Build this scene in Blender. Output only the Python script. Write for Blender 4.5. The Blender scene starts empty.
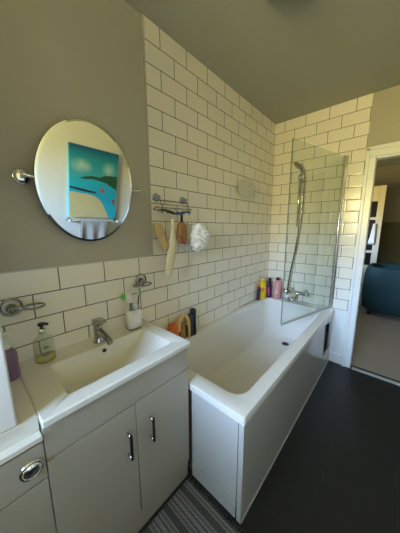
import bpy, bmesh, math, random
from mathutils import Vector, Matrix
random.seed(7)
PI = math.pi
SC = bpy.context.scene
COL = SC.collection

# ------------------------------------------------------------------ camera
cam_d = bpy.data.cameras.new('camera')
cam = bpy.data.objects.new('camera', cam_d)
COL.objects.link(cam)
cam_d.sensor_width = 36.0
cam_d.sensor_fit = 'AUTO'
cam_d.lens = 218.833 / 533.0 * 36.0
cam_d.clip_start = 0.02
R_ = Vector((0.66884, -0.74340, -0.00303))
U_ = Vector((0.13050, 0.11339, 0.98494))
D_ = Vector((0.73186, 0.65916, -0.17286))
cam.matrix_world = Matrix(((R_.x, U_.x, -D_.x, -0.78633), (R_.y, U_.y, -D_.y, -1.08686),
                           (R_.z, U_.z, -D_.z, 1.33511), (0, 0, 0, 1)))
SC.camera = cam

# ------------------------------------------------------------------ world / daylight
W = bpy.data.worlds.new('daylight')
SC.world = W
W.use_nodes = True
nt = W.node_tree
nt.nodes.clear()
tc = nt.nodes.new('ShaderNodeTexCoord')
sx = nt.nodes.new('ShaderNodeSeparateXYZ')
ramp = nt.nodes.new('ShaderNodeValToRGB')
bg = nt.nodes.new('ShaderNodeBackground')
wo = nt.nodes.new('ShaderNodeOutputWorld')
mr = nt.nodes.new('ShaderNodeMapRange')
mr.inputs['From Min'].default_value = -1
nt.links.new(tc.outputs['Generated'], sx.inputs[0])
nt.links.new(sx.outputs['Z'], mr.inputs['Value'])
nt.links.new(mr.outputs[0], ramp.inputs[0])
nt.links.new(ramp.outputs[0], bg.inputs[0])
nt.links.new(bg.outputs[0], wo.inputs[0])
cr = ramp.color_ramp
cr.elements[0].position = 0.0
cr.elements[0].color = (0.14, 0.14, 0.045, 1)      # sunlit garden below the horizon
cr.elements[1].position = 1.0
cr.elements[1].color = (0.05, 0.08, 0.12, 1)
e = cr.elements.new(0.49); e.color = (0.43, 0.36, 0.15, 1)
e = cr.elements.new(0.555); e.color = (0.49, 0.43, 0.21, 1)
e = cr.elements.new(0.595); e.color = (0.52, 0.74, 1.16, 1)
e = cr.elements.new(0.675); e.color = (0.52, 0.74, 1.16, 1)
e = cr.elements.new(0.74); e.color = (0.13, 0.20, 0.29, 1)
e = cr.elements.new(0.82); e.color = (0.04, 0.06, 0.09, 1)
bg.inputs['Strength'].default_value = 98.0

def portal(name, loc, rot, sx_, sy_):
    l = bpy.data.lights.new(name, 'AREA')
    l.shape = 'RECTANGLE'; l.size = sx_; l.size_y = sy_
    l.cycles.is_portal = True
    o = bpy.data.objects.new(name, l); COL.objects.link(o)
    o.location = loc; o.rotation_euler = rot
    return o

WY0, WY1, WZ0, WZ1 = -1.12, -0.06, 1.30, 2.12       # bathroom window in the wall behind the camera
XW = -2.30
portal('window_daylight', (XW - 0.03, (WY0 + WY1) / 2, (WZ0 + WZ1) / 2), (0, -PI / 2, 0), WZ1 - WZ0, WY1 - WY0)
HX0, HX1, HZ0, HZ1 = 2.30, 2.95, 1.2, 2.0  # unseen hall window, added to let light into the hall
HY = -2.5
HW = 0.5
portal('added_hall_daylight', ((HX0 + HX1) / 2, HW + 0.03, (HZ0 + HZ1) / 2), (-PI / 2, 0, 0), HX1 - HX0, HZ1 - HZ0)

SC.view_settings.view_transform = 'Standard'
SC.view_settings.look = 'None'
SC.view_settings.gamma = 1.0
SC.view_settings.use_curve_mapping = False
SC.view_settings.exposure = 0.0
SC.cycles.max_bounces = 10
SC.cycles.diffuse_bounces = 6
SC.cycles.transparent_max_bounces = 16
SC.cycles.caustics_reflective = False
SC.cycles.caustics_refractive = False
SC.cycles.sample_clamp_indirect = 4.0
try:
    SC.cycles.use_denoising = True
except Exception:
    pass

# ------------------------------------------------------------------ materials
def mat(name, col, rough=0.5, metal=0.0, var=0.06, scale=8.0, bump=0.0, bscale=60.0, coat=0.0, spec=0.5):
    m = bpy.data.materials.new(name); m.use_nodes = True
    n = m.node_tree.nodes; L = m.node_tree.links
    b = n['Principled BSDF']
    b.inputs['Roughness'].default_value = rough
    b.inputs['Metallic'].default_value = metal
    b.inputs['Specular IOR Level'].default_value = spec
    if coat:
        b.inputs['Coat Weight'].default_value = coat
    t = n.new('ShaderNodeTexCoord')
    nz = n.new('ShaderNodeTexNoise'); nz.inputs['Scale'].default_value = scale
    nz.inputs['Detail'].default_value = 4
    L.new(t.outputs['Object'], nz.inputs['Vector'])
    mx = n.new('ShaderNodeMixRGB'); mx.blend_type = 'MIX'
    mx.inputs[1].default_value = (*[max(0, c * (1 - var)) for c in col], 1)
    mx.inputs[2].default_value = (*[min(1, c * (1 + var)) for c in col], 1)
    L.new(nz.outputs['Fac'], mx.inputs[0])
    L.new(mx.outputs[0], b.inputs['Base Color'])
    if bump:
        nb = n.new('ShaderNodeTexNoise'); nb.inputs['Scale'].default_value = bscale
        nb.inputs['Detail'].default_value = 5
        L.new(t.outputs['Object'], nb.inputs['Vector'])
        bp = n.new('ShaderNodeBump'); bp.inputs['Strength'].default_value = bump
        bp.inputs['Distance'].default_value = 0.004
        L.new(nb.outputs['Fac'], bp.inputs['Height'])
        L.new(bp.outputs[0], b.inputs['Normal'])
    return m

def glass(name, tint, ior=1.45, rough=0.02, haze=0.0):
    m = bpy.data.materials.new(name); m.use_nodes = True
    n = m.node_tree.nodes; L = m.node_tree.links
    n.remove(n['Principled BSDF'])
    out = n['Material Output']
    tr = n.new('ShaderNodeBsdfTransparent')
    t = n.new('ShaderNodeTexCoord')
    nz = n.new('ShaderNodeTexNoise'); nz.inputs['Scale'].default_value = 6
    L.new(t.outputs['Object'], nz.inputs['Vector'])
    mx = n.new('ShaderNodeMixRGB')
    mx.inputs[1].default_value = (*tint, 1); mx.inputs[2].default_value = (*[c * 0.97 for c in tint], 1)
    L.new(nz.outputs['Fac'], mx.inputs[0]); L.new(mx.outputs[0], tr.inputs[0])
    gl = n.new('ShaderNodeBsdfGlossy'); gl.inputs['Roughness'].default_value = rough
    lw = n.new('ShaderNodeLayerWeight'); lw.inputs['Blend'].default_value = 0.5
    pw = n.new('ShaderNodeMath'); pw.operation = 'POWER'; pw.inputs[1].default_value = 5.0
    L.new(lw.outputs['Facing'], pw.inputs[0])
    f0 = ((ior - 1) / (ior + 1)) ** 2
    fr = n.new('ShaderNodeMath'); fr.operation = 'MULTIPLY_ADD'; fr.inputs[1].default_value = 1 - f0; fr.inputs[2].default_value = f0
    L.new(pw.outputs[0], fr.inputs[0])
    mix = n.new('ShaderNodeMixShader')
    L.new(fr.outputs[0], mix.inputs[0])
    src = tr
    if haze:
        df = n.new('ShaderNodeBsdfDiffuse'); df.inputs[0].default_value = (*tint, 1)
        m2 = n.new('ShaderNodeMixShader'); m2.inputs[0].default_value = haze
        L.new(tr.outputs[0], m2.inputs[1]); L.new(df.outputs[0], m2.inputs[2]); src = m2
    L.new(src.outputs[0], mix.inputs[1]); L.new(gl.outputs[0], mix.inputs[2])
    L.new(mix.outputs[0], out.inputs[0])
    return m

TW, TH = 0.20126, 0.1025
def tile_mat(name, axis):
    m = bpy.data.materials.new(name); m.use_nodes = True
    n = m.node_tree.nodes; L = m.node_tree.links
    b = n['Principled BSDF']
    t = n.new('ShaderNodeTexCoord'); s = n.new('ShaderNodeSeparateXYZ')
    L.new(t.outputs['Object'], s.inputs[0])
    a = n.new('ShaderNodeMath'); a.operation = 'MULTIPLY_ADD'
    L.new(s.outputs['X' if axis == 'X' else 'Y'], a.inputs[0])
    a.inputs[1].default_value = 1.0 if axis == 'X' else -1.0
    a.inputs[2].default_value = 10 * TW + 0.001
    z = n.new('ShaderNodeMath'); z.operation = 'MULTIPLY_ADD'
    L.new(s.outputs['Z'], z.inputs[0]); z.inputs[1].default_value = -1.0; z.inputs[2].default_value = 2.4 + 0.001
    c = n.new('ShaderNodeCombineXYZ')
    L.new(a.outputs[0], c.inputs[0]); L.new(z.outputs[0], c.inputs[1])
    br = n.new('ShaderNodeTexBrick')
    br.offset = 0.5; br.offset_frequency = 2; br.squash = 1.0
    br.inputs['Scale'].default_value = 1.0
    br.inputs['Brick Width'].default_value = TW
    br.inputs['Row Height'].default_value = TH
    br.inputs['Mortar Size'].default_value = 0.0022
    br.inputs['Mortar Smooth'].default_value = 0.15
    br.inputs['Bias'].default_value = 0.0
    br.inputs['Color1'].default_value = (0.90, 0.835, 0.70, 1)
    br.inputs['Color2'].default_value = (0.86, 0.795, 0.66, 1)
    br.inputs['Mortar'].default_value = (0.06, 0.047, 0.03, 1)
    L.new(c.outputs[0], br.inputs['Vector'])
    L.new(br.outputs['Color'], b.inputs['Base Color'])
    rr = n.new('ShaderNodeMapRange')
    rr.inputs['To Min'].default_value = 0.16; rr.inputs['To Max'].default_value = 0.8
    L.new(br.outputs['Fac'], rr.inputs['Value']); L.new(rr.outputs[0], b.inputs['Roughness'])
    # glazed faces: shallow pillowing from a soft mortar mask plus a slow ripple
    b2 = n.new('ShaderNodeTexBrick'); b2.offset = 0.5; b2.offset_frequency = 2
    for k in ('Scale', 'Brick Width', 'Row Height'):
        b2.inputs[k].default_value = br.inputs[k].default_value
    b2.inputs['Mortar Size'].default_value = 0.010; b2.inputs['Mortar Smooth'].default_value = 1.0
    L.new(c.outputs[0], b2.inputs['Vector'])
    nz = n.new('ShaderNodeTexNoise'); nz.inputs['Scale'].default_value = 5.0
    L.new(c.outputs[0], nz.inputs['Vector'])
    ad = n.new('ShaderNodeMath'); ad.operation = 'MULTIPLY_ADD'
    L.new(b2.outputs['Fac'], ad.inputs[0]); ad.inputs[1].default_value = -0.35
    L.new(nz.outputs['Fac'], ad.inputs[2])
    bp = n.new('ShaderNodeBump'); bp.inputs['Strength'].default_value = 0.5; bp.inputs['Distance'].default_value = 0.003
    L.new(ad.outputs[0], bp.inputs['Height']); L.new(bp.outputs[0], b.inputs['Normal'])
    return m

def rug_mat():
    m = bpy.data.materials.new('woven_rug'); m.use_nodes = True
    n = m.node_tree.nodes; L = m.node_tree.links
    b = n['Principled BSDF']; b.inputs['Roughness'].default_value = 0.95
    t = n.new('ShaderNodeTexCoord'); s = n.new('ShaderNodeSeparateXYZ'); L.new(t.outputs['Object'], s.inputs[0])
    # zig-zag offset along the stripes, stripes across X
    zz = n.new('ShaderNodeMath'); zz.operation = 'PINGPONG'; L.new(s.outputs['Y'], zz.inputs[0]); zz.inputs[1].default_value = 0.010
    st = n.new('ShaderNodeMath'); st.operation = 'MULTIPLY_ADD'; L.new(zz.outputs[0], st.inputs[0]); st.inputs[1].default_value = 0.25
    L.new(s.outputs['X'], st.inputs[2])
    md = n.new('ShaderNodeMath'); md.operation = 'PINGPONG'; L.new(st.outputs[0], md.inputs[0]); md.inputs[1].default_value = 0.055
    mp = n.new('ShaderNodeMapRange'); mp.inputs['From Max'].default_value = 0.055; L.new(md.outputs[0], mp.inputs['Value'])
    rp = n.new('ShaderNodeValToRGB'); L.new(mp.outputs[0], rp.inputs[0])
    rp.color_ramp.interpolation = 'CONSTANT'
    cs = [(0, (.30, .29, .26)), (.14, (.12, .12, .115)), (.30, (.34, .33, .30)), (.40, (.17, .165, .155)), (.62, (.30, .29, .27)), (.74, (.09, .09, .085))]
    rp.color_ramp.elements[0].color = (*cs[0][1], 1)
    rp.color_ramp.elements[1].position = cs[1][0]; rp.color_ramp.elements[1].color = (*cs[1][1], 1)
    for p_, c_ in cs[2:]:
        e_ = rp.color_ramp.elements.new(p_); e_.color = (*c_, 1)
    nz = n.new('ShaderNodeTexNoise'); nz.inputs['Scale'].default_value = 220; L.new(t.outputs['Object'], nz.inputs['Vector'])
    mx = n.new('ShaderNodeMixRGB'); mx.blend_type = 'MULTIPLY'; mx.inputs[0].default_value = 0.7
    L.new(rp.outputs[0], mx.inputs[1]); L.new(nz.outputs['Color'], mx.inputs[2]); L.new(mx.outputs[0], b.inputs['Base Color'])
    bp = n.new('ShaderNodeBump'); bp.inputs['Strength'].default_value = 1.0; bp.inputs['Distance'].default_value = 0.006
    L.new(mx.outputs[0], bp.inputs['Height']); L.new(bp.outputs[0], b.inputs['Normal'])
    return m

def slate_mat():
    m = mat('slate_floor', (0.013, 0.013, 0.0145), 0.48, var=0.25, scale=5, bump=0.25, bscale=25)
    n = m.node_tree.nodes; L = m.node_tree.links; b = n['Principled BSDF']
    t = n.new('ShaderNodeTexCoord')
    br = n.new('ShaderNodeTexBrick'); br.offset = 0.5
    br.inputs['Scale'].default_value = 1; br.inputs['Brick Width'].default_value = 0.61; br.inputs['Row Height'].default_value = 0.305
    br.inputs['Mortar Size'].default_value = 0.0012; br.inputs['Mortar Smooth'].default_value = 0.2
    mpn = n.new('ShaderNodeMapping'); mpn.inputs['Location'].default_value = (6.1 + 0.25, 6.1 + 0.316, 0)
    L.new(t.outputs['Object'], mpn.inputs[0]); L.new(mpn.outputs[0], br.inputs['Vector'])
    src = b.inputs['Base Color'].links[0].from_socket
    mx = n.new('ShaderNodeMixRGB'); L.new(br.outputs['Fac'], mx.inputs[0]); L.new(src, mx.inputs[1])
    mx.inputs[2].default_value = (0.030, 0.030, 0.030, 1)
    L.new(mx.outputs[0], b.inputs['Base Color'])
    return m

def sky_paint():
    m = bpy.data.materials.new('painted_sky_and_sea'); m.use_nodes = True
    n = m.node_tree.nodes; L = m.node_tree.links; b = n['Principled BSDF']; b.inputs['Roughness'].default_value = 0.5
    t = n.new('ShaderNodeTexCoord'); s = n.new('ShaderNodeSeparateXYZ'); L.new(t.outputs['Generated'], s.inputs[0])
    rp = n.new('ShaderNodeValToRGB'); L.new(s.outputs['Z'], rp.inputs[0])
    cs = [(0, (.02, .48, .62)), (.35, (.01, .40, .55)), (.55, (.02, .45, .55)), (.62, (.05, .42, .45)), (.85, (.02, .33, .45)), (1, (.005, .10, .26))]
    rp.color_ramp.elements[0].color = (*cs[0][1], 1); rp.color_ramp.elements[1].color = (*cs[-1][1], 1)
    for p_, c_ in cs[1:-1]:
        e_ = rp.color_ramp.elements.new(p_); e_.color = (*c_, 1)
    # two pale clouds
    prev = rp.outputs[0]
    for cx_, cz_, rx_, rz_ in ((0.22, 0.74, 0.24, 0.11), (0.80, 0.74, 0.17, 0.12)):
        mpn = n.new('ShaderNodeMapping')
        mpn.inputs['Location'].default_value = (-cx_ / rx_, 0, -cz_ / rz_)
        mpn.inputs['Scale'].default_value = (1 / rx_, 0, 1 / rz_)
        L.new(t.outputs['Generated'], mpn.inputs[0])
        g = n.new('ShaderNodeTexGradient'); g.gradient_type = 'SPHERICAL'
        L.new(mpn.outputs[0], g.inputs[0])
        nz = n.new('ShaderNodeTexNoise'); nz.inputs['Scale'].default_value = 6
        L.new(t.outputs['Generated'], nz.inputs[0])
        mu = n.new('ShaderNodeMath'); mu.operation = 'MULTIPLY'; L.new(g.outputs['Fac'], mu.inputs[0]); L.new(nz.outputs['Fac'], mu.inputs[1])
        m3 = n.new('ShaderNodeMath'); m3.operation = 'MULTIPLY'; m3.use_clamp = True; L.new(mu.outputs[0], m3.inputs[0]); m3.inputs[1].default_value = 2.0
        mx = n.new('ShaderNodeMixRGB'); L.new(m3.outputs[0], mx.inputs[0]); L.new(prev, mx.inputs[1])
        mx.inputs[2].default_value = (.42, .66, .56, 1)
        prev = mx.outputs[0]
    L.new(prev, b.inputs['Base Color'])
    return m

M = {}
M['paint'] = mat('cream_wall_paint', (0.45, 0.41, 0.31), 0.65, var=0.02, scale=3, bump=0.05, bscale=90)
M['ceil'] = mat('ceiling_paint', (0.385, 0.38, 0.30), 0.8, var=0.02, scale=2)
M['addeddado'] = mat('added_dado_brown', (0.10, 0.08, 0.06), 0.6, var=0.1, scale=4)  # for the added dado that cuts bounce light
M['pale'] = mat('pale_wall_paint', (0.80, 0.78, 0.69), 0.6, var=0.02, scale=3)
M['tileX'] = tile_mat('metro_tiles_side', 'X')
M['tileY'] = tile_mat('metro_tiles_far', 'Y')
M['slate'] = slate_mat()
M['trim'] = mat('white_gloss_trim', (0.80, 0.80, 0.74), 0.3, var=0.02)
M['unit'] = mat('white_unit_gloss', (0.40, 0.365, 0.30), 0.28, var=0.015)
M['carc'] = mat('white_unit_carcass', (0.55, 0.54, 0.50), 0.4, var=0.02)
M['ceramic'] = mat('white_ceramic', (0.77, 0.75, 0.695), 0.14, var=0.01, coat=0.3)
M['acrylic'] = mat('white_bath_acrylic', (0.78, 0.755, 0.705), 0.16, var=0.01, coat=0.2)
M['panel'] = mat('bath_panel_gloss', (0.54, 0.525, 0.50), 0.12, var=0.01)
M['chrome'] = mat('chrome', (0.78, 0.78, 0.77), 0.10, 1.0, var=0.03)
M['mchrome'] = mat('tap_chrome', (0.36, 0.35, 0.33), 0.14, 1.0, var=0.1)
M['dchrome'] = mat('dark_chrome', (0.30, 0.30, 0.30), 0.16, 1.0, var=0.1)
M['mirror'] = mat('mirror_silver', (0.90, 0.93, 0.90), 0.0, 1.0, var=0.0)
M['bevel'] = mat('mirror_bevel', (0.80, 0.87, 0.83), 0.02, 1.0, var=0.02)
M['edge'] = mat('mirror_back_edge', (0.10, 0.11, 0.10), 0.3, var=0.1)
M['handle'] = mat('dark_handle_metal', (0.012, 0.012, 0.013), 0.45, 0.0, var=0.1, spec=0.2)
M['black'] = mat('black_plastic', (0.012, 0.012, 0.014), 0.35)
M['dark'] = mat('painted_void_shade', (0.025, 0.014, 0.008), 0.9, var=0.3)  # shade of the void under the bath, put in as colour
M['groove'] = mat('brown_end_backing', (0.17, 0.13, 0.09), 0.9, var=0.3)
M['glass'] = glass('shower_glass', (0.945, 0.975, 0.955), 1.45)
M['winglass'] = glass('window_glass', (0.97, 0.98, 0.97), 1.3)
M['clear'] = glass('clear_plastic', (0.90, 0.91, 0.86), 1.35, 0.05, haze=0.10)
M['glassedge'] = mat('glass_edge_seal', (0.16, 0.20, 0.15), 0.3)
M['seal'] = mat('screen_bottom_seal', (0.45, 0.46, 0.42), 0.35)
M['soapliquid'] = mat('yellow_soap', (0.50, 0.46, 0.09), 0.25, coat=0.3)
M['grey_label'] = mat('grey_label', (0.20, 0.21, 0.19), 0.5)
M['purple'] = mat('mauve_plastic', (0.22, 0.13, 0.23), 0.3)
M['white'] = mat('white_plastic', (0.80, 0.79, 0.76), 0.35, var=0.02)
M['cup'] = mat('white_cup', (0.82, 0.79, 0.77), 0.3, var=0.02)
M['green'] = mat('bright_green', (0.12, 0.55, 0.06), 0.4)
M['teal_green'] = mat('sea_green_plastic', (0.06, 0.36, 0.20), 0.4)
M['yellow'] = mat('yellow_plastic', (0.85, 0.60, 0.03), 0.3)
M['orange'] = mat('orange_print', (0.80, 0.22, 0.03), 0.4)
M['pink'] = mat('pink_plastic', (0.75, 0.34, 0.33), 0.35)
M['pale_pink'] = mat('pale_pink_label', (0.82, 0.52, 0.50), 0.4)
M['plum'] = mat('dark_plum', (0.05, 0.015, 0.05), 0.3)
M['magenta'] = mat('magenta_stripe', (0.45, 0.06, 0.20), 0.4)
M['sponge'] = mat('orange_sponge', (0.75, 0.18, 0.06), 0.95, bump=0.8, bscale=120)
M['tan'] = mat('tan_wood', (0.66, 0.42, 0.15), 0.45, var=0.18, scale=20)
M['brush'] = mat('brown_bristle', (0.33, 0.17, 0.05), 0.85, var=0.3, scale=60, bump=0.8, bscale=200)
M['navy'] = mat('navy_plastic', (0.035, 0.05, 0.10), 0.35)
M['blue'] = mat('blue_plastic', (0.03, 0.08, 0.25), 0.35)
M['loofah'] = mat('loofah_fibre', (0.60, 0.42, 0.20), 0.95, var=0.18, scale=30, bump=0.8, bscale=150)
M['loofah2'] = mat('cream_strap_fibre', (0.74, 0.63, 0.40), 0.95, var=0.12, scale=30, bump=0.8, bscale=150)
M['puff'] = mat('white_puff_mesh', (0.88, 0.87, 0.83), 0.7, var=0.04)
M['net'] = glass('translucent_film', (0.96, 0.95, 0.93), 1.2, 0.2, haze=0.35)
M['red'] = mat('red_plastic', (0.35, 0.05, 0.04), 0.45)
M['greyplastic'] = mat('grey_suction_plastic', (0.30, 0.31, 0.33), 0.35, var=0.1)
M['frost'] = mat('frosted_disc', (0.46, 0.44, 0.38), 0.4, var=0.02)
M['rug'] = rug_mat()
M['fringe'] = mat('rug_fringe', (0.055, 0.05, 0.045), 0.95, var=0.3)
M['canvas'] = sky_paint()
M['hill'] = mat('painted_hill', (0.02, 0.10, 0.055), 0.6, var=0.3, scale=12)
M['beach'] = mat('painted_beach', (0.64, 0.54, 0.26), 0.6, var=0.06)
M['jetty'] = mat('painted_jetty', (0.02, 0.025, 0.03), 0.6)
M['boat'] = mat('painted_red_boat', (0.50, 0.05, 0.05), 0.6)
M['towel'] = mat('grey_towel', (0.42, 0.40, 0.37), 0.95, var=0.08, bump=0.6, bscale=300)
M['teal'] = mat('teal_velvet', (0.003, 0.032, 0.038), 0.75, var=0.2, scale=6)
M['carpet'] = mat('hall_floor', (0.30, 0.245, 0.18), 0.6, var=0.08, scale=6, bump=0.3, bscale=120)
M['hallup'] = mat('hall_upper_paint', (0.30, 0.26, 0.20), 0.8, var=0.03)
M['halllow'] = mat('hall_lower_paint', (0.11, 0.105, 0.045), 0.7, var=0.05)
M['hallwood'] = mat('cream_door_paint', (0.72, 0.62, 0.44), 0.4, var=0.04)
M['pane'] = mat('dark_pane', (0.010, 0.010, 0.012), 0.08, var=0.1)
M['lampw'] = mat('opal_lamp', (0.30, 0.30, 0.26), 0.4)

# ------------------------------------------------------------------ mesh helpers
def bm_box(bm, x0, x1, y0, y1, z0, z1):
    vs = [bm.verts.new((x, y, z)) for x in (x0, x1) for y in (y0, y1) for z in (z0, z1)]
    for f in ((0, 1, 3, 2), (4, 6, 7, 5), (0, 4, 5, 1), (2, 3, 7, 6), (0, 2, 6, 4), (1, 5, 7, 3)):
        bm.faces.new([vs[i] for i in f])

def link(name, bm, m, parent=None, bevel=0.0, segs=2, smooth=False, origin=None):
    bmesh.ops.recalc_face_normals(bm, faces=bm.faces[:])
    if origin is not None:
        bmesh.ops.translate(bm, verts=bm.verts[:], vec=-Vector(origin))
    me = bpy.data.meshes.new(name)
    bm.to_mesh(me); bm.free()
    for mm in (m if isinstance(m, (list, tuple)) else [m]):
        me.materials.append(mm)
    if smooth:
        me.shade_smooth()
        if smooth != True:
            me.set_sharp_from_angle(angle=math.radians(smooth))
    o = bpy.data.objects.new(name, me)
    COL.objects.link(o)
    if origin is not None:
        o.location = origin
    if parent is not None:
        o.parent = parent
        if origin is not None or True:
            # geometry is given in world space; parents are unrotated empties/objects
            o.location = (Vector(origin) if origin is not None else Vector((0, 0, 0))) - wloc(parent)
    if bevel:
        b = o.modifiers.new('bevel', 'BEVEL'); b.width = bevel; b.segments = segs; b.limit_method = 'ANGLE'
        b.angle_limit = math.radians(40)
        b.harden_normals = False
        me.shade_smooth()
        try:
            me.set_sharp_from_angle(angle=math.radians(50))
        except Exception:
            pass
    return o

def wloc(o):
    v = Vector((0, 0, 0))
    while o is not None:
        v += Vector(o.location); o = o.parent
    return v

def thing(name, label, cat, loc, group=None):
    o = bpy.data.objects.new(name, None); COL.objects.link(o)
    o.location = loc; o.empty_display_size = 0.05
    return tag(o, label, cat, group)

def tag(o, label, cat, group=None, kind=None):
    o['label'] = label; o['category'] = cat
    if group: o['group'] = group
    if kind: o['kind'] = kind
    return o

def struct(o, label=None, cat=None):
    o['kind'] = 'structure'
    if label: o['label'] = label
    if cat: o['category'] = cat
    return o

def box(name, x0, x1, y0, y1, z0, z1, m, parent=None, bevel=0.0, segs=2, origin=None):
    bm = bmesh.new(); bm_box(bm, x0, x1, y0, y1, z0, z1)
    return link(name, bm, m, parent, bevel, segs, origin=origin)

def bm_loft(bm, rings, cap0=True, cap1=True, closed=True):
    R = [[bm.verts.new(v) for v in r] for r in rings]
    n = len(R[0])
    for a, b in zip(R, R[1:]):
        for i in range(n if closed else n - 1):
            j = (i + 1) % n
            bm.faces.new((a[i], a[j], b[j], b[i]))
    if cap0: bm.faces.new(R[0][::-1])
    if cap1: bm.faces.new(R[-1])
    return R

def rrect(x0, x1, y0, y1, r, z, seg=6):
    r = max(1e-4, min(r, (x1 - x0) / 2 - 1e-4, (y1 - y0) / 2 - 1e-4))
    out = []
    for cx, cy, a0 in ((x1 - r, y1 - r, 0), (x0 + r, y1 - r, PI / 2), (x0 + r, y0 + r, PI), (x1 - r, y0 + r, 1.5 * PI)):
        for k in range(seg + 1):
            a = a0 + PI / 2 * k / seg
            out.append((cx + r * math.cos(a), cy + r * math.sin(a), z))
    return out

def circ(c, rx, ry, z, n=24):
    return [(c[0] + rx * math.cos(2 * PI * k / n), c[1] + ry * math.sin(2 * PI * k / n), z) for k in range(n)]

def lathe(bm, c, prof, n=24, sy=1.0):
    bm_loft(bm, [circ(c, max(r, 1e-4), max(r, 1e-4) * sy, c[2] + z, n) for r, z in prof])

def bm_tube(bm, pts, r, n=10, closed=False, caps=True):
    P = [Vector(p) for p in pts]
    N = len(P)
    rings = []
    up = None
    for i, p in enumerate(P):
        if closed:
            t = (P[(i + 1) % N] - P[i - 1]).normalized()
        else:
            t = (P[min(i + 1, N - 1)] - P[max(i - 1, 0)]).normalized()
        if up is None:
            up = Vector((0, 0, 1)) if abs(t.z) < 0.9 else Vector((1, 0, 0))
        s = t.cross(up)
        if s.length < 1e-5: s = t.cross(Vector((0, 1, 0)))
        s.normalize(); u = s.cross(t).normalized(); up = u
        rr = r[i] if isinstance(r, (list, tuple)) else r
        rings.append([p + (s * math.cos(2 * PI * k / n) + u * math.sin(2 * PI * k / n)) * rr for k in range(n)])
    if closed:
        rings.append(rings[0])
        R = [[bm.verts.new(v) for v in ring] for ring in rings[:-1]]
        for i in range(N):
            a, b = R[i], R[(i + 1) % N]
            for k in range(n):
                j = (k + 1) % n
                bm.faces.new((a[k], a[j], b[j], b[k]))
    else:
        bm_loft(bm, rings, caps, caps)

def tube(name, pts, r, m, parent=None, closed=False, n=10, origin=None):
    bm = bmesh.new(); bm_tube(bm, pts, r, n, closed)
    return link(name, bm, m, parent, smooth=True, origin=origin)

def ring_pts(c, r, axis='Z', n=28, ry=None):
    ry = ry or r
    o = []
    for k in range(n):
        a = 2 * PI * k / n
        u, v = r * math.cos(a), ry * math.sin(a)
        if axis == 'Z': o.append((c[0] + u, c[1] + v, c[2]))
        elif axis == 'Y': o.append((c[0] + u, c[1], c[2] + v))
        else: o.append((c[0], c[1] + u, c[2] + v))
    return o

def smooth_curve(pts, sub=6):
    P = [Vector(p) for p in pts]
    out = []
    for i in range(len(P) - 1):
        p0 = P[max(i - 1, 0)]; p1 = P[i]; p2 = P[i + 1]; p3 = P[min(i + 2, len(P) - 1)]
        for k in range(sub):
            t = k / sub
            out.append(0.5 * ((2 * p1) + (p2 - p0) * t + (2 * p0 - 5 * p1 + 4 * p2 - p3) * t * t + (3 * p1 - p0 - 3 * p2 + p3) * t ** 3))
    out.append(P[-1])
    return out

def disc_y(bm, c, prof, n=28):
    """lathe about the Y axis; prof = [(r, y)] measured outwards from the wall (towards -Y)"""
    bm_loft(bm, [[(c[0] + max(r, 1e-4) * math.cos(2 * PI * k / n), c[1] - y, c[2] + max(r, 1e-4) * math.sin(2 * PI * k / n)) for k in range(n)] for r, y in prof])

def disc_x(bm, c, prof, n=28):
    bm_loft(bm, [[(c[0] - x, c[1] + max(r, 1e-4) * math.cos(2 * PI * k / n), c[2] + max(r, 1e-4) * math.sin(2 * PI * k / n)) for k in range(n)] for r, x in prof])

def prism_y(bm, pts, y0, y1):
    """polygon of (x, z) extruded from y0 to y1"""
    bm_loft(bm, [[(x, y0, z) for x, z in pts], [(x, y1, z) for x, z in pts]])

# ------------------------------------------------------------------ room shell
XF = 1.610      # far wall face
YR = -1.78      # wall opposite the mirror
ZC = 2.4
TXR = -0.8075    # end of the far wall tiling
DY0, DY1, DZ = -0.880, -1.640, 1.905   # door opening

struct(box('floor', XW, XF + 0.06, YR, 0.05, -0.08, 0.0, M['slate']))
struct(box('ceiling', XW - 0.1, XF + 0.065, YR - 0.1, 0.15, ZC, ZC + 0.1, M['ceil']))
wl = struct(box('wall_left', XW - 0.1, XF + 0.065, 0.008, 0.15, 0.0, ZC, M['paint']))
bm = bmesh.new()
bm_box(bm, 0.0, XF, 0.0, 0.008, 1.17, ZC)
bm_box(bm, XW, XF, 0.0, 0.008, 0.0, 1.17)
struct(link('tiling', bm, M['tileX'], wl))
bm = bmesh.new()
bm_box(bm, -0.004, 0.0, -0.001, 0.008, 1.17, ZC)
bm_box(bm, XW, 0.0, -0.001, 0.008, 1.169, 1.173)
struct(link('tile_edging', bm, M['carc'], wl))
# far wall with door opening
bm = bmesh.new()
bm_box(bm, XF + 0.008, XF + 0.065, DY0, 0.15, 0.0, ZC)
bm_box(bm, XF + 0.008, XF + 0.065, YR - 0.1, DY1, 0.0, ZC)
bm_box(bm, XF + 0.008, XF + 0.065, DY1, DY0, DZ, ZC)
wf = struct(link('wall_far', bm, M['paint']))
struct(box('tiling', XF, XF + 0.008, TXR, 0.0, 0.555, ZC, M['tileY'], wf))
struct(box('lower_board', XF - 0.002, XF + 0.008, TXR, -0.0, 0.0, 0.555, M['trim'], wf))
bm = bmesh.new()
bm_box(bm, XF - 0.010, XF - 0.002, -0.805, -0.71, 0.0, 0.10)
struct(link('baseboard_far', bm, M['trim'], bevel=0.004))
wr = struct(box('wall_right', XW - 0.1, XF + 0.065, YR - 0.1, YR, 0.0, ZC, M['pale']))
struct(box('added_dado_right', XW, XF, YR, YR + 0.012, 0.0, 0.72, M['addeddado']))  # unseen dark dado, added to cut bounce onto bath panel and vanity
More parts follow.
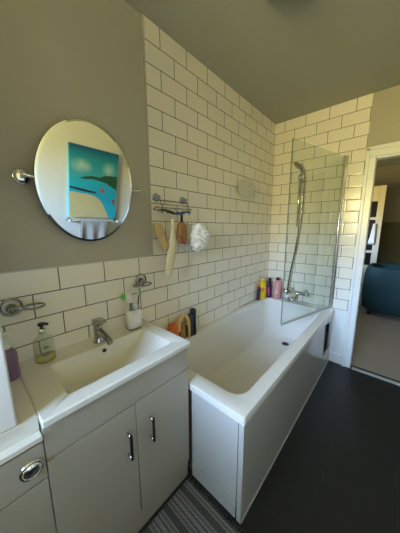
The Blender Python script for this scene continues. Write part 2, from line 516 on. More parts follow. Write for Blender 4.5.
# window wall behind the camera
bm = bmesh.new()
bm_box(bm, XW - 0.1, XW, YR, WY0, 0.0, ZC)
bm_box(bm, XW - 0.1, XW, WY1, 0.008, 0.0, ZC)
bm_box(bm, XW - 0.1, XW, WY0, WY1, 0.0, WZ0)
bm_box(bm, XW - 0.1, XW, WY0, WY1, WZ1, ZC)
struct(link('wall_near', bm, M['paint']))
def window_x(name, x, y0, y1, z0, z1):
    o = bpy.data.objects.new(name, None); COL.objects.link(o); o.location = (x, (y0 + y1) / 2, z0); struct(o)
    f = 0.04
    bm = bmesh.new()
    bm_box(bm, x - .04, x, y0, y0 + f, z0, z1); bm_box(bm, x - .04, x, y1 - f, y1, z0, z1)
    bm_box(bm, x - .04, x, y0 + f, y1 - f, z0, z0 + f); bm_box(bm, x - .04, x, y0 + f, y1 - f, z1 - f, z1)
    struct(link('window_frame', bm, M['trim'], o))
    struct(box('window_pane', x - .022, x - .018, y0 + f, y1 - f, z0 + f, z1 - f, M['winglass'], o))
    struct(box('window_sill', x - 0.04, x + 0.10, y0 - 0.03, y1 + 0.03, z0 - 0.025, z0, M['trim'], o, bevel=0.004))
window_x('window_1', XW - 0.05, WY0, WY1, WZ0, WZ1)

# door frame of the bathroom doorway
d1 = bpy.data.objects.new('door_1', None); COL.objects.link(d1); d1.location = (XF, (DY0 + DY1) / 2, 0); struct(d1)
def architrave(y_in, sgn, wdt):
    bm = bmesh.new()
    bm_box(bm, XF - 0.018, XF + 0.008, min(y_in, y_in + sgn * wdt), max(y_in, y_in + sgn * wdt), 0.0, DZ)
    bm_box(bm, XF - 0.026, XF - 0.018, min(y_in + sgn * wdt * .62, y_in + sgn * wdt), max(y_in + sgn * wdt * .62, y_in + sgn * wdt), 0.0, DZ + wdt)
    return bm
struct(link('architrave', architrave(DY0, 1, 0.0715), M['trim'], d1, bevel=0.004))
struct(link('architrave', architrave(DY1, -1, 0.0715), M['trim'], d1, bevel=0.004))
bm = bmesh.new()
bm_box(bm, XF - 0.018, XF + 0.008, DY1 - 0.083, DY0 + 0.0715, DZ, DZ + 0.083)
bm_box(bm, XF - 0.026, XF - 0.018, DY1 - 0.083, DY0 + 0.0715, DZ + 0.052, DZ + 0.083)
struct(link('head_architrave', bm, M['trim'], d1, bevel=0.004))
bm = bmesh.new()
bm_box(bm, XF + 0.0, XF + 0.0655, DY0 - 0.002, DY0, 0.0, DZ)
bm_box(bm, XF + 0.0, XF + 0.0655, DY1, DY1 + 0.012, 0.0, DZ)
bm_box(bm, XF + 0.0, XF + 0.0655, DY1, DY0, DZ - 0.012, DZ)
struct(link('jamb', bm, M['trim'], d1))
struct(box('threshold', XF - 0.02, XF + 0.02, DY1 + .012, DY0 - .012, 0.0, 0.006, M['seal'], d1, bevel=0.002))

# hall beyond the doorway
HXB = 4.45
struct(box('hall_floor', XF + 0.06, HXB, HY, 0.5, -0.08, 0.0, M['carpet']))
struct(box('hall_ceiling', XF + 0.065, HXB + .1, HY - .1, 0.6, ZC, ZC + .1, M['ceil']))
hb = struct(box('wall_hall_far', HXB, HXB + .1, HY - .1, 0.6, 0.0, ZC, M['hallup']))
struct(box('dado', HXB - 0.012, HXB, HY, 0.5, 0.0, 1.43, M['halllow'], hb))
struct(box('wall_hall_right', XF + 0.065, HXB, HY - .1, HY, 0.0, ZC, M['hallup']))
bm = bmesh.new()
bm_box(bm, XF + .065, HX0, HW, HW + .1, 0, ZC); bm_box(bm, HX1, HXB, HW, HW + .1, 0, ZC)
bm_box(bm, HX0, HX1, HW, HW + .1, 0, HZ0); bm_box(bm, HX0, HX1, HW, HW + .1, HZ1, ZC)
struct(link('wall_hall_left', bm, M['hallup']))
struct(box('wall_hall_near', XF + .02, XF + .065, HY - .1, YR - .1, 0, ZC, M['hallup']))
struct(box('wall_hall_near', XF + .02, XF + .065, 0.15, 0.6, 0, ZC, M['hallup']))
w2 = bpy.data.objects.new('added_hall_window', None); COL.objects.link(w2); w2.location = ((HX0 + HX1) / 2, HW, HZ0); struct(w2)  # added window, put in only to light the hall
bm = bmesh.new()
bm_box(bm, HX0, HX0 + .04, HW + .03, HW + .07, HZ0, HZ1); bm_box(bm, HX1 - .04, HX1, HW + .03, HW + .07, HZ0, HZ1)
bm_box(bm, HX0 + .04, HX1 - .04, HW + .03, HW + .07, HZ0, HZ0 + .04); bm_box(bm, HX0 + .04, HX1 - .04, HW + .03, HW + .07, HZ1 - .04, HZ1)
struct(link('window_frame', bm, M['trim'], w2))
struct(box('window_pane', HX0 + .04, HX1 - .04, HW + .048, HW + .052, HZ0 + .04, HZ1 - .04, M['winglass'], w2))
# cream glazed door standing in the hall
d2 = bpy.data.objects.new('door_2', None); COL.objects.link(d2); d2.location = (3.92, -0.5, 0); struct(d2)
GX, GY0, GY1 = 3.90, -0.86, -0.06
bm = bmesh.new()
for a, b_ in ((GY0, GY0 + .085), (GY1 - .085, GY1)):
    bm_box(bm, GX, GX + .04, a, b_, 0.005, 2.0)
for a, b_ in ((1.76, 2.0), (1.46, 1.505), (0.91, 0.955), (0.62, 0.70), (0.005, 0.22)):
    bm_box(bm, GX, GX + .04, GY0 + .085, GY1 - .085, a, b_)
struct(link('door_frame', bm, M['hallwood'], d2, bevel=0.004))
for a, b_ in ((1.505, 1.76), (0.955, 1.46), (0.70, 0.91)):
    struct(box('door_pane', GX + .016, GX + .022, GY0 + .085, GY1 - .085, a, b_, M['pane'], d2))
struct(box('door_panel', GX + .012, GX + .028, GY0 + .085, GY1 - .085, 0.22, 0.62, M['hallwood'], d2))

# ------------------------------------------------------------------ bathtub
BX0, BX1, BY0, BY1, BZ = -0.085, 1.600, -0.700, -0.002, 0.562
tub = thing('bathtub', 'white built-in bathtub along the tiled wall with glossy side panel', 'bathtub', (0.76, -0.35, 0.0))
IX0, IX1, IY0, IY1 = 0.000, 1.475, -0.628, -0.062
def lerp(a, b, t): return a + (b - a) * t
rings = [rrect(BX0 + .03, BX1 - .03, BY0 + .03, BY1 - .004, .02, 0.522),
         rrect(BX0, BX1, BY0, BY1, .012, 0.522),
         rrect(BX0, BX1, BY0, BY1, .012, BZ - .007),
         rrect(BX0 + .002, BX1 - .002, BY0 + .002, BY1 - .002, .012, BZ - .002),
         rrect(BX0 + .007, BX1 - .007, BY0 + .007, BY1 - .007, .012, BZ),
         rrect(IX0 - .012, IX1 + .012, IY0 - .012, IY1 + .012, .085, BZ),
         rrect(IX0 - .003, IX1 + .003, IY0 - .003, IY1 + .003, .080, BZ - .004),
         rrect(IX0, IX1, IY0, IY1, .078, BZ - .014)]
for t, z in ((.15, .50), (.4, .40), (.7, .28), (.9, .21), (1.0, .185)):
    rings.append(rrect(lerp(IX0, .20, t), lerp(IX1, 1.455, t), lerp(IY0, -.590, t), lerp(IY1, -.10, t), lerp(.08, .12, t), z))
rings.append(rrect(.225, 1.435, -.565, -.125, .11, .166))
rings.append(rrect(.28, 1.40, -.52, -.17, .10, .158))
# floor centre
bm = bmesh.new(); bm_loft(bm, rings, cap0=False, cap1=True)
o = link('tub_shell', bm, M['acrylic'], tub, smooth=38)
# front panel with the gap at its far end
bm = bmesh.new()
YF0, YF1 = -0.696, -0.680
def quad_prism(bm, pts): prism_y(bm, pts, YF0, YF1)
hA, hB, hC, hD = (1.325, .165), (1.592, .150), (1.535, .452), (1.288, .486)
px0, px1, pz0, pz1 = -0.080, 1.598, 0.0, 0.521
quad_prism(bm, [(px0, pz0), (hA[0], pz0), hA, hD, (hD[0], pz1), (px0, pz1)])
quad_prism(bm, [(hA[0], pz0), (px1, pz0), (px1, hB[1]), hB, hA])
quad_prism(bm, [hD, hC, (px1, hC[1]), (px1, pz1), (hD[0], pz1)])
quad_prism(bm, [hB, (px1, hB[1]), (px1, hC[1]), hC])
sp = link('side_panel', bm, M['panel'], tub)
sp['label'] = 'glossy side panel with a dark gap at its far end'
box('floor_trim', -0.080, 1.590, -0.701, -0.696, 0.0, 0.009, M['seal'], tub)
box('void_shade_board', 1.20, 1.598, -0.668, -0.660, 0.0, 0.50, M['dark'], tub)  # near-black board stands in for the shade inside the void
# end panel facing the window
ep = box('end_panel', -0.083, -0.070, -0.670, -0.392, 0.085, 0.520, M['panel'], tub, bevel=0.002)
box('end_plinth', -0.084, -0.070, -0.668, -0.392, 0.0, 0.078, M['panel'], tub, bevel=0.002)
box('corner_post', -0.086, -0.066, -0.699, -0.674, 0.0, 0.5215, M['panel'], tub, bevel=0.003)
box('end_backing', -0.069, -0.060, -0.690, -0.01, 0.0, 0.520, M['groove'], tub)  # brown board showing in the gaps round the end panel
bm = bmesh.new(); lathe(bm, (1.345, -.345, .158), [(.0, 0.0), (.034, 0.0), (.036, .003), (.030, .006), (.022, .004), (.014, .004), (.012, .010), (0, .011)])
link('waste', bm, M['black'], tub, smooth=True)
struct(tube('trim_1', [(-0.08, -0.003, 0.566), (1.60, -0.003, 0.566)], 0.006, M['ceramic']))

# ------------------------------------------------------------------ vanity unit and basin
VX0, VX1, VY = -0.690, -0.098, -0.385
van = thing('vanity_unit', 'white two-door vanity unit under the basin with dark bar handles', 'cabinet', ((VX0 + VX1) / 2, -.19, 0))
bm = bmesh.new()
bm_box(bm, VX0 + .004, VX0 + .020, VY + .020, -.004, 0.0, .774)
bm_box(bm, VX1 - .017, VX1 - .001, VY + .020, -.004, 0.0, .774)
bm_box(bm, VX0 + .020, VX1 - .017, -.012, -.004, 0.0, .774)
bm_box(bm, VX0 + .020, VX1 - .017, VY + .020, -.012, 0.10, .116)
link('body', bm, M['carc'], van)
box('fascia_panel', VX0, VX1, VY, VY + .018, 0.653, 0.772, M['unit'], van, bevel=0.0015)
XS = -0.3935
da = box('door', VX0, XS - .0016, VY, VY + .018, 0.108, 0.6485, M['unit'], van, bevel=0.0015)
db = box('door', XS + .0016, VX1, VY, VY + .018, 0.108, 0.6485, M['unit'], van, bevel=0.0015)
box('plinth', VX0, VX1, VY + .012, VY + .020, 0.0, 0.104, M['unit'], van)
for x, d in ((-.434, da), (-.330, db)):
    z0, z1, yy = .447, .545, VY - .026
    bm2 = bmesh.new()
    bm_box(bm2, x - .005, x + .005, yy - .004, yy + .004, z0 - .008, z1 + .008)
    hd = link('handle', bm2, M['handle'], d, bevel=.002); hd['label'] = 'dark bar handle'
    for z in (z0, z1):
        tube('handle_post', [(x, VY + .001, z), (x, yy, z)], .0055, M['chrome'], d)

BZ1 = 0.800
CX0, CX1, CY0, CY1 = -0.692, -0.094, -0.402, -0.0015
bas = thing('washbasin', 'white rectangular ceramic washbasin on top of the vanity unit', 'washbasin', ((CX0 + CX1) / 2, -.2, .775))
rings = [rrect(CX0 + .01, CX1 - .01, CY0 + .01, CY1 - .002, .01, .7745),
         rrect(CX0 + .001, CX1 - .001, CY0 + .001, CY1, .006, .7765),
         rrect(CX0, CX1, CY0, CY1, .006, BZ1 - .005),
         rrect(CX0 + .004, CX1 - .004, CY0 + .004, CY1 - .002, .006, BZ1),
         rrect(-.606, -.160, -.344, -.116, .016, BZ1),
         rrect(-.602, -.165, -.341, -.120, .018, BZ1 - .004),
         rrect(-.598, -.180, -.338, -.124, .022, BZ1 - .022),
         rrect(-.590, -.225, -.330, -.134, .030, BZ1 - .055),
         rrect(-.575, -.290, -.315, -.150, .040, BZ1 - .085),
         rrect(-.545, -.350, -.290, -.175, .040, BZ1 - .100),
         rrect(-.50, -.40, -.26, -.20, .030, BZ1 - .104)]
bm = bmesh.new(); bm_loft(bm, rings, False, True)
o = link('basin_shell', bm, M['ceramic'], bas, smooth=38)
bm = bmesh.new(); disc_y(bm, (-.388, -.1265, .774), [(0, -.002), (.0095, -.002), (.0095, .0015), (0, .0015)])
ov = link('overflow_hole', bm, M['black'], bas, smooth=True); ov['label'] = 'dark round overflow hole'
bm = bmesh.new(); lathe(bm, (-.45, -.23, BZ1 - .1045), [(0, 0), (.024, 0), (.026, .003), (.020, .006), (0, .008)])
link('waste', bm, M['chrome'], bas, smooth=True)

# basin tap
tx, ty, tz = -.385, -.068, BZ1
tap = thing('basin_tap', 'chrome mixer tap standing at the back of the basin', 'tap', (tx, ty, tz))
bm = bmesh.new(); lathe(bm, (tx, ty, tz), [(0, 0), (.026, 0), (.026, .004), (.022, .008), (.0205, .03), (.020, .07), (.021, .082), (.0215, .088), (0, .090)])
link('body', bm, M['mchrome'], tap, smooth=True)
tube('spout', smooth_curve([(tx, ty - .012, tz + .052), (tx + .002, ty - .05, tz + .050), (tx + .004, ty - .09, tz + .040), (tx + .005, ty - .112, tz + .026)], 4), [.017, .0168, .0165, .016, .0155, .015, .0147, .0143, .014, .0138, .0136, .0135, .0135], M['mchrome'], tap, n=14)
bm = bmesh.new()
bm_loft(bm, [[(tx - .021, ty + .018, tz + .091), (tx + .021, ty + .018, tz + .091), (tx + .021, ty + .018, tz + .112), (tx - .021, ty + .018, tz + .112)],
             [(tx - .021, ty - .02, tz + .091), (tx + .021, ty - .02, tz + .091), (tx + .021, ty - .02, tz + .118), (tx - .021, ty - .02, tz + .118)],
             [(tx - .010, ty - .075, tz + .112), (tx + .012, ty - .075, tz + .112), (tx + .012, ty - .075, tz + .126), (tx - .010, ty - .075, tz + .126)]])
link('lever', bm, M['mchrome'], tap, bevel=.005)

# ------------------------------------------------------------------ WC furniture unit
wx0, wx1 = -1.27, -0.6925
wc = thing('toilet_furniture_unit', 'white low unit left of the vanity with round chrome flush button', 'cabinet', ((wx0 + wx1) / 2, -.2, 0))
box('body', wx0, wx1, -0.365, -0.004, 0.0, 0.7345, M['carc'], wc)
box('ledge', wx0, wx1, -0.393, -0.340, 0.7345, 0.750, M['ceramic'], wc, bevel=.002)
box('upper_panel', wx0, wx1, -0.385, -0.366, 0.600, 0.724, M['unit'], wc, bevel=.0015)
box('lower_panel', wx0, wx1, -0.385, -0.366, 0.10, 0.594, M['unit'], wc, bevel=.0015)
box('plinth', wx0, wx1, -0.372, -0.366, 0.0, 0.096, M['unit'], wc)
bm = bmesh.new(); disc_y(bm, (-.727, -.384, .662), [(0, 0), (.029, 0), (.0295, .004), (.027, .010), (.0225, .011), (.0215, .008), (.0215, .008), (.020, .012), (0, .014)])
fb = link('flush_button', bm, M['chrome'], wc, smooth=True); fb['label'] = 'round chrome flush button'
box('split_line', -.7275, -.7265, -.3985, -.3975, .643, .681, M['black'], fb)
top = box('worktop', wx0, wx1, -0.366, -0.002, 0.7505, 0.7995, M['ceramic'], bevel=.003, origin=((wx0 + wx1) / 2, -.18, .7505))
tag(top, 'white worktop beside the basin, carrying the white cabinet', 'worktop')
bx1 = -0.738
cab = thing('storage_cabinet', 'plain white cabinet at the left frame edge on the worktop, unseen upper part added for shade', 'cabinet', (-.99, -.19, .7995))
box('body', -1.25, bx1, -0.350, -0.060, 0.7995, 2.16, M['white'], cab, bevel=.004)  # carried up out of view to shade the left wall and counter
box('door', -1.25, bx1, -0.367, -0.351, 0.8005, 2.16, M['white'], cab, bevel=.005, segs=3)

# ------------------------------------------------------------------ oval mirror
mc = Vector((-0.3613, -0.065, 1.5217)); ma, mb_, mt = 0.2009, 0.2474, 0.1385
mn = Vector((0, -math.cos(mt), -math.sin(mt))); mu_ = Vector((0, -math.sin(mt), math.cos(mt))); mxv = Vector((1, 0, 0))
mir = thing('oval_mirror', 'oval tilting mirror on chrome brackets above the basin', 'mirror', tuple(mc))
def oval(s, d, n=72): return [mc + mxv * (ma - s) * math.cos(2 * PI * k / n) + mu_ * (mb_ - s) * math.sin(2 * PI * k / n) + mn * d for k in range(n)]
bm = bmesh.new(); bm_loft(bm, [oval(.0095, -.003), oval(.0095, .0022)], True, True)
link('mirror_glass', bm, M['mirror'], mir)
bm = bmesh.new(); bm_loft(bm, [oval(.0095, -.0015), oval(.0095, .0022), oval(.001, .0008), oval(.001, -.0015)], False, False)
link('bevelled_rim', bm, M['bevel'], mir)
bm = bmesh.new(); bm_loft(bm, [oval(.004, -.0175), oval(0.0, -.014), oval(0.0, .0006), oval(.0012, .0009)], True, False)
bk = link('back_plate', bm, M['edge'], mir)
for sgn, base in ((-1, -.588), (1, -.118)):
    edge = mc.x + sgn * ma
    bm = bmesh.new()
    r0 = .031 if sgn < 0 else .015
    disc_y(bm, (base, .0075, 1.530), [(0, 0), (r0, 0), (r0, .006), (r0 * .8, .014), (r0 * .5, .018), (0, .019)])
    arm_in = (edge - sgn * .004, mc.y + .008, mc.z + .002)
    bm_tube(bm, smooth_curve([(base, .004, 1.530), (base, -.030, 1.530), (base - sgn * .004, -.055, 1.527), arm_in], 5), .0065, 12)
    br = link('bracket', bm, M['chrome'], mir, smooth=True)
    bm = bmesh.new(); bmesh.ops.create_uvsphere(bm, u_segments=16, v_segments=10, radius=.012)
    bmesh.ops.translate(bm, verts=bm.verts[:], vec=(base, -.052, 1.528))
    link('knob', bm, M['chrome'], br, smooth=True)

# ------------------------------------------------------------------ ring holders on the tiles
def ring_holder(wx, wz, rx, ry_, rz, rr, label):
    t = thing('ring_holder', label, 'holder', (wx, 0, wz), 'chrome ring holders on the tiles')
    tube('wall_ring', ring_pts((wx, -.006, wz), .033, 'Y'), .0045, M['mchrome'], t, closed=True)
    bm = bmesh.new(); disc_y(bm, (wx, -.0005, wz - .006), [(0, 0), (.019, 0), (.019, .006), (.013, .015), (.010, .026), (0, .027)])
    link('wall_plate', bm, M['mchrome'], t, smooth=True)
    tube('arm', smooth_curve([(wx, -.02, wz - .006), (wx + (rx - wx) * .3, -.035, wz - .002), (rx - rr * .95, ry_, rz)], 4), .005, M['mchrome'], t)
    tube('ring', ring_pts((rx, ry_, rz), rr, 'Z', ry=.034), .0045, M['mchrome'], t, closed=True)
ring_holder(-.676, 1.036, -.612, -.050, 1.034, .034, 'chrome ring holder on the tiles above the mauve bottle')
ring_holder(-.098, 1.040, -.122, -.058, 1.027, .055, 'chrome ring holder on the tiles above the toothbrush cup')

# ------------------------------------------------------------------ things on the basin
def bottle_clear(c):
    t = thing('soap_dispenser', 'clear pump bottle of yellow hand soap on the basin corner', 'soap dispenser', c)
    bm = bmesh.new(); lathe(bm, c, [(.033, 0), (.037, .004), (.0375, .04), (.037, .080), (.033, .097), (.019, .110), (.0135, .116), (.0135, .122)], 24, .72)
    link('bottle', bm, M['clear'], t, smooth=True)
    bm = bmesh.new(); lathe(bm, c, [(0, .0025), (.032, .0025), (.0355, .006), (.036, .022), (0, .0225)], 24, .70)
    link('soap', bm, M['soapliquid'], t, smooth=True)
    bm = bmesh.new()
    for z0, z1, x0, x1 in ((.060, .072, -.008, .010), (.030, .044, -.014, .010)):
        bm_box(bm, c[0] + x0, c[0] + x1, c[1] - .0282, c[1] - .0268, c[2] + z0, c[2] + z1)
    link('printed_label', bm, M['grey_label'], t)
    bm = bmesh.new(); lathe(bm, c, [(0, .122), (.0145, .122), (.0145, .138), (.006, .141), (0, .1415)])
    link('collar', bm, M['chrome'], t, smooth=True)
    bm = bmesh.new(); lathe(bm, c, [(0, .1415), (.006, .1415), (.006, .150), (.0125, .151), (.0125, .162), (0, .163)])
    bm_tube(bm, [(c[0], c[1], c[2] + .157), (c[0] + .014, c[1] - .012, c[2] + .158), (c[0] + .020, c[1] - .016, c[2] + .155)], .0055)
    link('pump', bm, M['black'], t, smooth=True)
bottle_clear((-.600, -.060, BZ1))

c = (-.716, -.105, .7995)
t = thing('lotion_bottle', 'mauve bottle with pale spout beside the white cabinet', 'bottle', c)
bm = bmesh.new(); lathe(bm, c, [(.024, 0), (.027, .003), (.027, .09), (.025, .105), (.016, .116), (.012, .12), (0, .1205)], 24, .8)
link('bottle', bm, M['purple'], t, smooth=True)
bm = bmesh.new(); lathe(bm, c, [(0, .12), (.0125, .1205), (.0125, .135), (.007, .14), (.0055, .165), (.010, .168), (.010, .178), (0, .18)])
bm_tube(bm, [(c[0], c[1], c[2] + .173), (c[0] + .012, c[1] - .02, c[2] + .173)], .005)
link('spout', bm, M['white'], t, smooth=True)

cc = (-.196, -.072, BZ1)
cup = thing('toothbrush_cup', 'white oblong toothbrush cup on the right of the basin', 'cup', cc)
W2, D2 = .042, .027
bm = bmesh.new()
bm_loft(bm, [rrect(cc[0] - W2, cc[0] + W2, cc[1] - D2, cc[1] + D2, .024, cc[2] + .010),
             rrect(cc[0] - W2 - .001, cc[0] + W2 + .001, cc[1] - D2, cc[1] + D2, .024, cc[2] + .05),
             rrect(cc[0] - W2 - .001, cc[0] + W2 + .001, cc[1] - D2, cc[1] + D2, .024, cc[2] + .108),
             rrect(cc[0] - W2 + .002, cc[0] + W2 - .002, cc[1] - D2 + .003, cc[1] + D2 - .003, .022, cc[2] + .108),
             rrect(cc[0] - W2 + .003, cc[0] + W2 - .003, cc[1] - D2 + .004, cc[1] + D2 - .004, .022, cc[2] + .016)])
link('cup_body', bm, M['cup'], cup, smooth=True)
bm = bmesh.new()
bm_loft(bm, [rrect(cc[0] - W2 + .003, cc[0] + W2 - .003, cc[1] - D2 + .003, cc[1] + D2 - .003, .022, cc[2]),
             rrect(cc[0] - W2, cc[0] + W2, cc[1] - D2, cc[1] + D2, .024, cc[2] + .010)])
link('clear_base', bm, M['clear'], cup, smooth=True)
zb = cc[2] + .0165
def tapered(bm, p0, p1, r0, r1, n=12): bm_tube(bm, [p0, p1], [r0, r1], n)
t = thing('toothpaste_tube', 'white toothpaste tube standing left in the toothbrush cup', 'tube', (cc[0] - .022, cc[1], zb))
bm = bmesh.new()
bm_loft(bm, [circ((cc[0] - .020, cc[1] - .002, 0), .013, .013, zb, 16), circ((cc[0] - .021, cc[1] - .002, 0), .014, .012, zb + .09, 16), circ((cc[0] - .022, cc[1] - .002, 0), .0155, .004, zb + .165, 16), circ((cc[0] - .022, cc[1] - .002, 0), .016, .002, zb + .182, 16)])
link('tube_body', bm, M['white'], t, smooth=True)
bm = bmesh.new(); bm_box(bm, cc[0] - .031, cc[0] - .012, cc[1] - .018, cc[1] - .0155, zb + .092, zb + .135)
link('grey_print', bm, M['grey_label'], t)
t = thing('floss_stick', 'bright green tipped stick leaning out of the cup to the left', 'toothbrush', (cc[0] - .032, cc[1] + .008, zb))
bm = bmesh.new(); bm_tube(bm, [(cc[0] - .030, cc[1] + .012, zb), (cc[0] - .043, cc[1] + .012, zb + .150)], .0032)
link('handle', bm, M['white'], t, smooth=True)
bm = bmesh.new(); bm_loft(bm, [circ((cc[0] - .044, cc[1] + .012, 0), .004, .004, zb + .150, 12), circ((cc[0] - .047, cc[1] + .012, 0), .013, .006, zb + .160, 12), circ((cc[0] - .047, cc[1] + .012, 0), .014, .006, zb + .174, 12), circ((cc[0] - .050, cc[1] + .012, 0), .004, .004, zb + .184, 12)])
link('head', bm, M['green'], t, smooth=True)
t = thing('toothbrush', 'toothbrush with sea green head in the right of the cup', 'toothbrush', (cc[0] + .024, cc[1], zb))
bm = bmesh.new(); bm_tube(bm, smooth_curve([(cc[0] + .022, cc[1] + .004, zb), (cc[0] + .030, cc[1] + .004, zb + .09), (cc[0] + .038, cc[1] + .002, zb + .150)], 4), .0036)
link('handle', bm, M['black'], t, smooth=True)
bm = bmesh.new(); bm_tube(bm, [(cc[0] + .038, cc[1] + .002, zb + .148), (cc[0] + .044, cc[1], zb + .195)], [.005, .007])
link('head', bm, M['teal_green'], t, smooth=True)
bm = bmesh.new(); bm_box(bm, cc[0] + .030, cc[0] + .037, cc[1] - .006, cc[1] + .006, zb + .163, zb + .190)
link('bristles', bm, M['white'], t)
t = thing('interdental_pot', 'small white capped pot between tube and toothbrush in the cup', 'pot', (cc[0] + .008, cc[1] - .006, zb))
bm = bmesh.new(); lathe(bm, (cc[0] + .009, cc[1] - .008, zb), [(0, 0), (.0105, 0), (.0105, .095), (0, .0955)])
link('pot_body', bm, M['white'], t, smooth=True)
bm = bmesh.new(); lathe(bm, (cc[0] + .009, cc[1] - .008, zb), [(0, .0955), (.012, .0955), (.012, .118), (.010, .121), (0, .1215)])
link('cap', bm, M['cup'], t, smooth=True)

# ------------------------------------------------------------------ chrome rack and things hung from it
rk = thing('shower_rack', 'chrome wire rail on suction cups over the mitts and brush', 'rack', (.11, 0, 1.49))
for x in (.034, .246):
    bm = bmesh.new(); disc_y(bm, (x, -.0005, 1.513), [(0, 0), (.024, 0), (.025, .004), (.018, .012), (.012, .018), (.011, .032), (.006, .038), (0, .039)])
    link('suction_cup', bm, M['greyplastic'], rk, smooth=True)
tube('upper_rail', [(-.015, -.036, 1.495), (.265, -.036, 1.495)], .0035, M['dchrome'], rk)
bm = bmesh.new(); bm_tube(bm, smooth_curve([(.034, -.033, 1.505), (.034, -.050, 1.475), (.034, -.062, 1.456), (.022, -.066, 1.452)], 4), .003)
link('rail_support', bm, M['dchrome'], rk, smooth=True)
bm = bmesh.new(); bm_tube(bm, smooth_curve([(.246, -.033, 1.505), (.246, -.050, 1.475), (.246, -.062, 1.456), (.258, -.066, 1.452)], 4), .003)
link('rail_support', bm, M['dchrome'], rk, smooth=True)
lower = tube('lower_rail', [(-.02, -.064, 1.452), (.27, -.064, 1.452)], .0035, M['dchrome'], rk)
hook_x = (.015, .055, .130, .185, .232)
for x in hook_x:
    bm = bmesh.new(); bm_tube(bm, smooth_curve([(x, -.064, 1.4545), (x, -.068, 1.435), (x, -.078, 1.420), (x, -.088, 1.428), (x, -.089, 1.438)], 4), .0022, 8)
    link('hook', bm, M['dchrome'], rk, smooth=True)

def razor(x0, z0, x1, z1, y, m, label, head_left):
    t = thing('razor', label, 'razor', ((x0 + x1) / 2, y, (z0 + z1) / 2), 'razors on the chrome rack')
    bm = bmesh.new(); bm_tube(bm, smooth_curve([(x0, y, z0), (x0 * .6 + x1 * .4, y - .004, (z0 + z1) / 2 + .006), (x1, y, z1)], 5), [.0075 + .0015 * math.sin(k) for k in range(11)], 10)
    link('handle', bm, m, t, smooth=True)
    hx, hz = (x0, z0) if head_left else (x1, z1)
    bm = bmesh.new(); bm_box(bm, hx - .020, hx + .020, y - .012, y + .010, hz - .006, hz + .008)
    link('head', bm, M['dchrome'] if head_left else m, t, bevel=.003)
razor(-.025, 1.438, .105, 1.419, -.088, M['black'], 'black razor lying along the chrome rack, left one', True)
razor(.225, 1.435, .135, 1.420, -.088, M['blue'], 'blue razor lying along the chrome rack, right one', False)

def strap(name, pts, widths, thick, m, label, cat):
    bm = bmesh.new()
    P = smooth_curve(pts, 5)
    rings = []
    for i, p in enumerate(P):
        f = i / (len(P) - 1) * (len(widths) - 1)
        k = min(int(f), len(widths) - 2); w = lerp(widths[k], widths[k + 1], f - k)
        w *= 1 + .06 * math.sin(i * 2.1)
        ring = []
        for q in range(14):
            a = 2 * PI * q / 14
            ring.append((p.x + w * .5 * math.cos(a) + .002 * math.sin(3 * a + i), p.y + thick * math.sin(a) * (1 + .15 * math.sin(i * 1.3)), p.z + .003 * math.sin(2 * a + i)))
        rings.append(ring)
    bm_loft(bm, rings)
    o = link(name, bm, m, smooth=True, origin=pts[0])
    return tag(o, label, cat)
strap('loofah_mitt', [(-.012, -.070, 1.362), (-.008, -.066, 1.342), (.012, -.060, 1.300), (.040, -.056, 1.240), (.052, -.056, 1.205)], [.05, .066, .064, .060, .045], .016, M['loofah'], 'beige loofah mitt hanging at the left end of the chrome rack', 'mitt')
strap('back_strap', [(.078, -.092, 1.385), (.078, -.090, 1.34), (.080, -.088, 1.25), (.062, -.086, 1.16), (.050, -.085, 1.10), (.046, -.085, 1.055)], [.010, .018, .048, .066, .058, .042], .013, M['loofah2'], 'long cream loofah strap hanging beside the brown brush', 'strap')
t = thing('bath_brush', 'brown oblong bristle brush hanging from the middle of the rack', 'brush', (.155, -.09, 1.42))
bm = bmesh.new(); bm_tube(bm, [(.157, -.088, 1.428), (.157, -.088, 1.365)], [.007, .009], 10)
link('handle', bm, M['handle'], t, smooth=True)
bm = bmesh.new()
bm_loft(bm, [rrect(.157 - w, .157 + w, -.088 - d, -.088 + d, d * .8, z) for w, d, z in ((.018, .008, 1.370), (.030, .014, 1.360), (.034, .018, 1.335), (.034, .018, 1.275), (.030, .014, 1.250), (.018, .008, 1.240))])
link('brush_head', bm, M['brush'], t, smooth=True)
bm = bmesh.new(); bm_tube(bm, [(.108, -.118, 1.292), (.150, -.112, 1.250)], [.006, .0075]); bm_tube(bm, [(.150, -.112, 1.250), (.172, -.110, 1.236)], [.0075, .005])
o = link('red_scraper', bm, M['red'], smooth=True, origin=(.13, -.115, 1.27)); tag(o, 'small red handled scraper tucked under the brown brush', 'scraper')
# puff: a bag of white netting
t = thing('bath_puff', 'white ruffled net bath puff hanging right of the brush', 'bath puff', (.33, -.06, 1.37))
bm = bmesh.new()
bmesh.ops.create_icosphere(bm, subdivisions=5, radius=1)
for v in bm.verts:
    p = v.co.copy()
    a = math.sin(p.x * 9 + p.z * 7 + 2.5 * math.sin(p.z * 6)) * math.sin(p.y * 8 + p.x * 5) + .6 * math.sin(p.z * 17 + p.x * 13 + p.y * 9)
    k = 1 + .13 * a
    v.co = Vector((.325 + p.x * .084 * k, -.075 + p.y * .055 * k, 1.268 + p.z * .086 * k))
link('ruffles', bm, M['puff'], t, smooth=True)
bm = bmesh.new()
rows = []
for i in range(9):
    u = i / 8; z = lerp(1.368, 1.182, u)
    rows.append([(lerp(.212, .30, k / 10), -.060 - .012 * math.sin(k * 1.4 + i * .9) * (0.4 + u), z + .006 * math.sin(k * .9)) for k in range(11)])
R = [[bm.verts.new(v) for v in r] for r in rows]
for a, b_ in zip(R, R[1:]):
    for k in range(10): bm.faces.new((a[k], a[k + 1], b_[k + 1], b_[k]))
fl = link('net_film', bm, M['net'], t, smooth=True)
sm = fl.modifiers.new('s', 'SOLIDIFY'); sm.thickness = .004
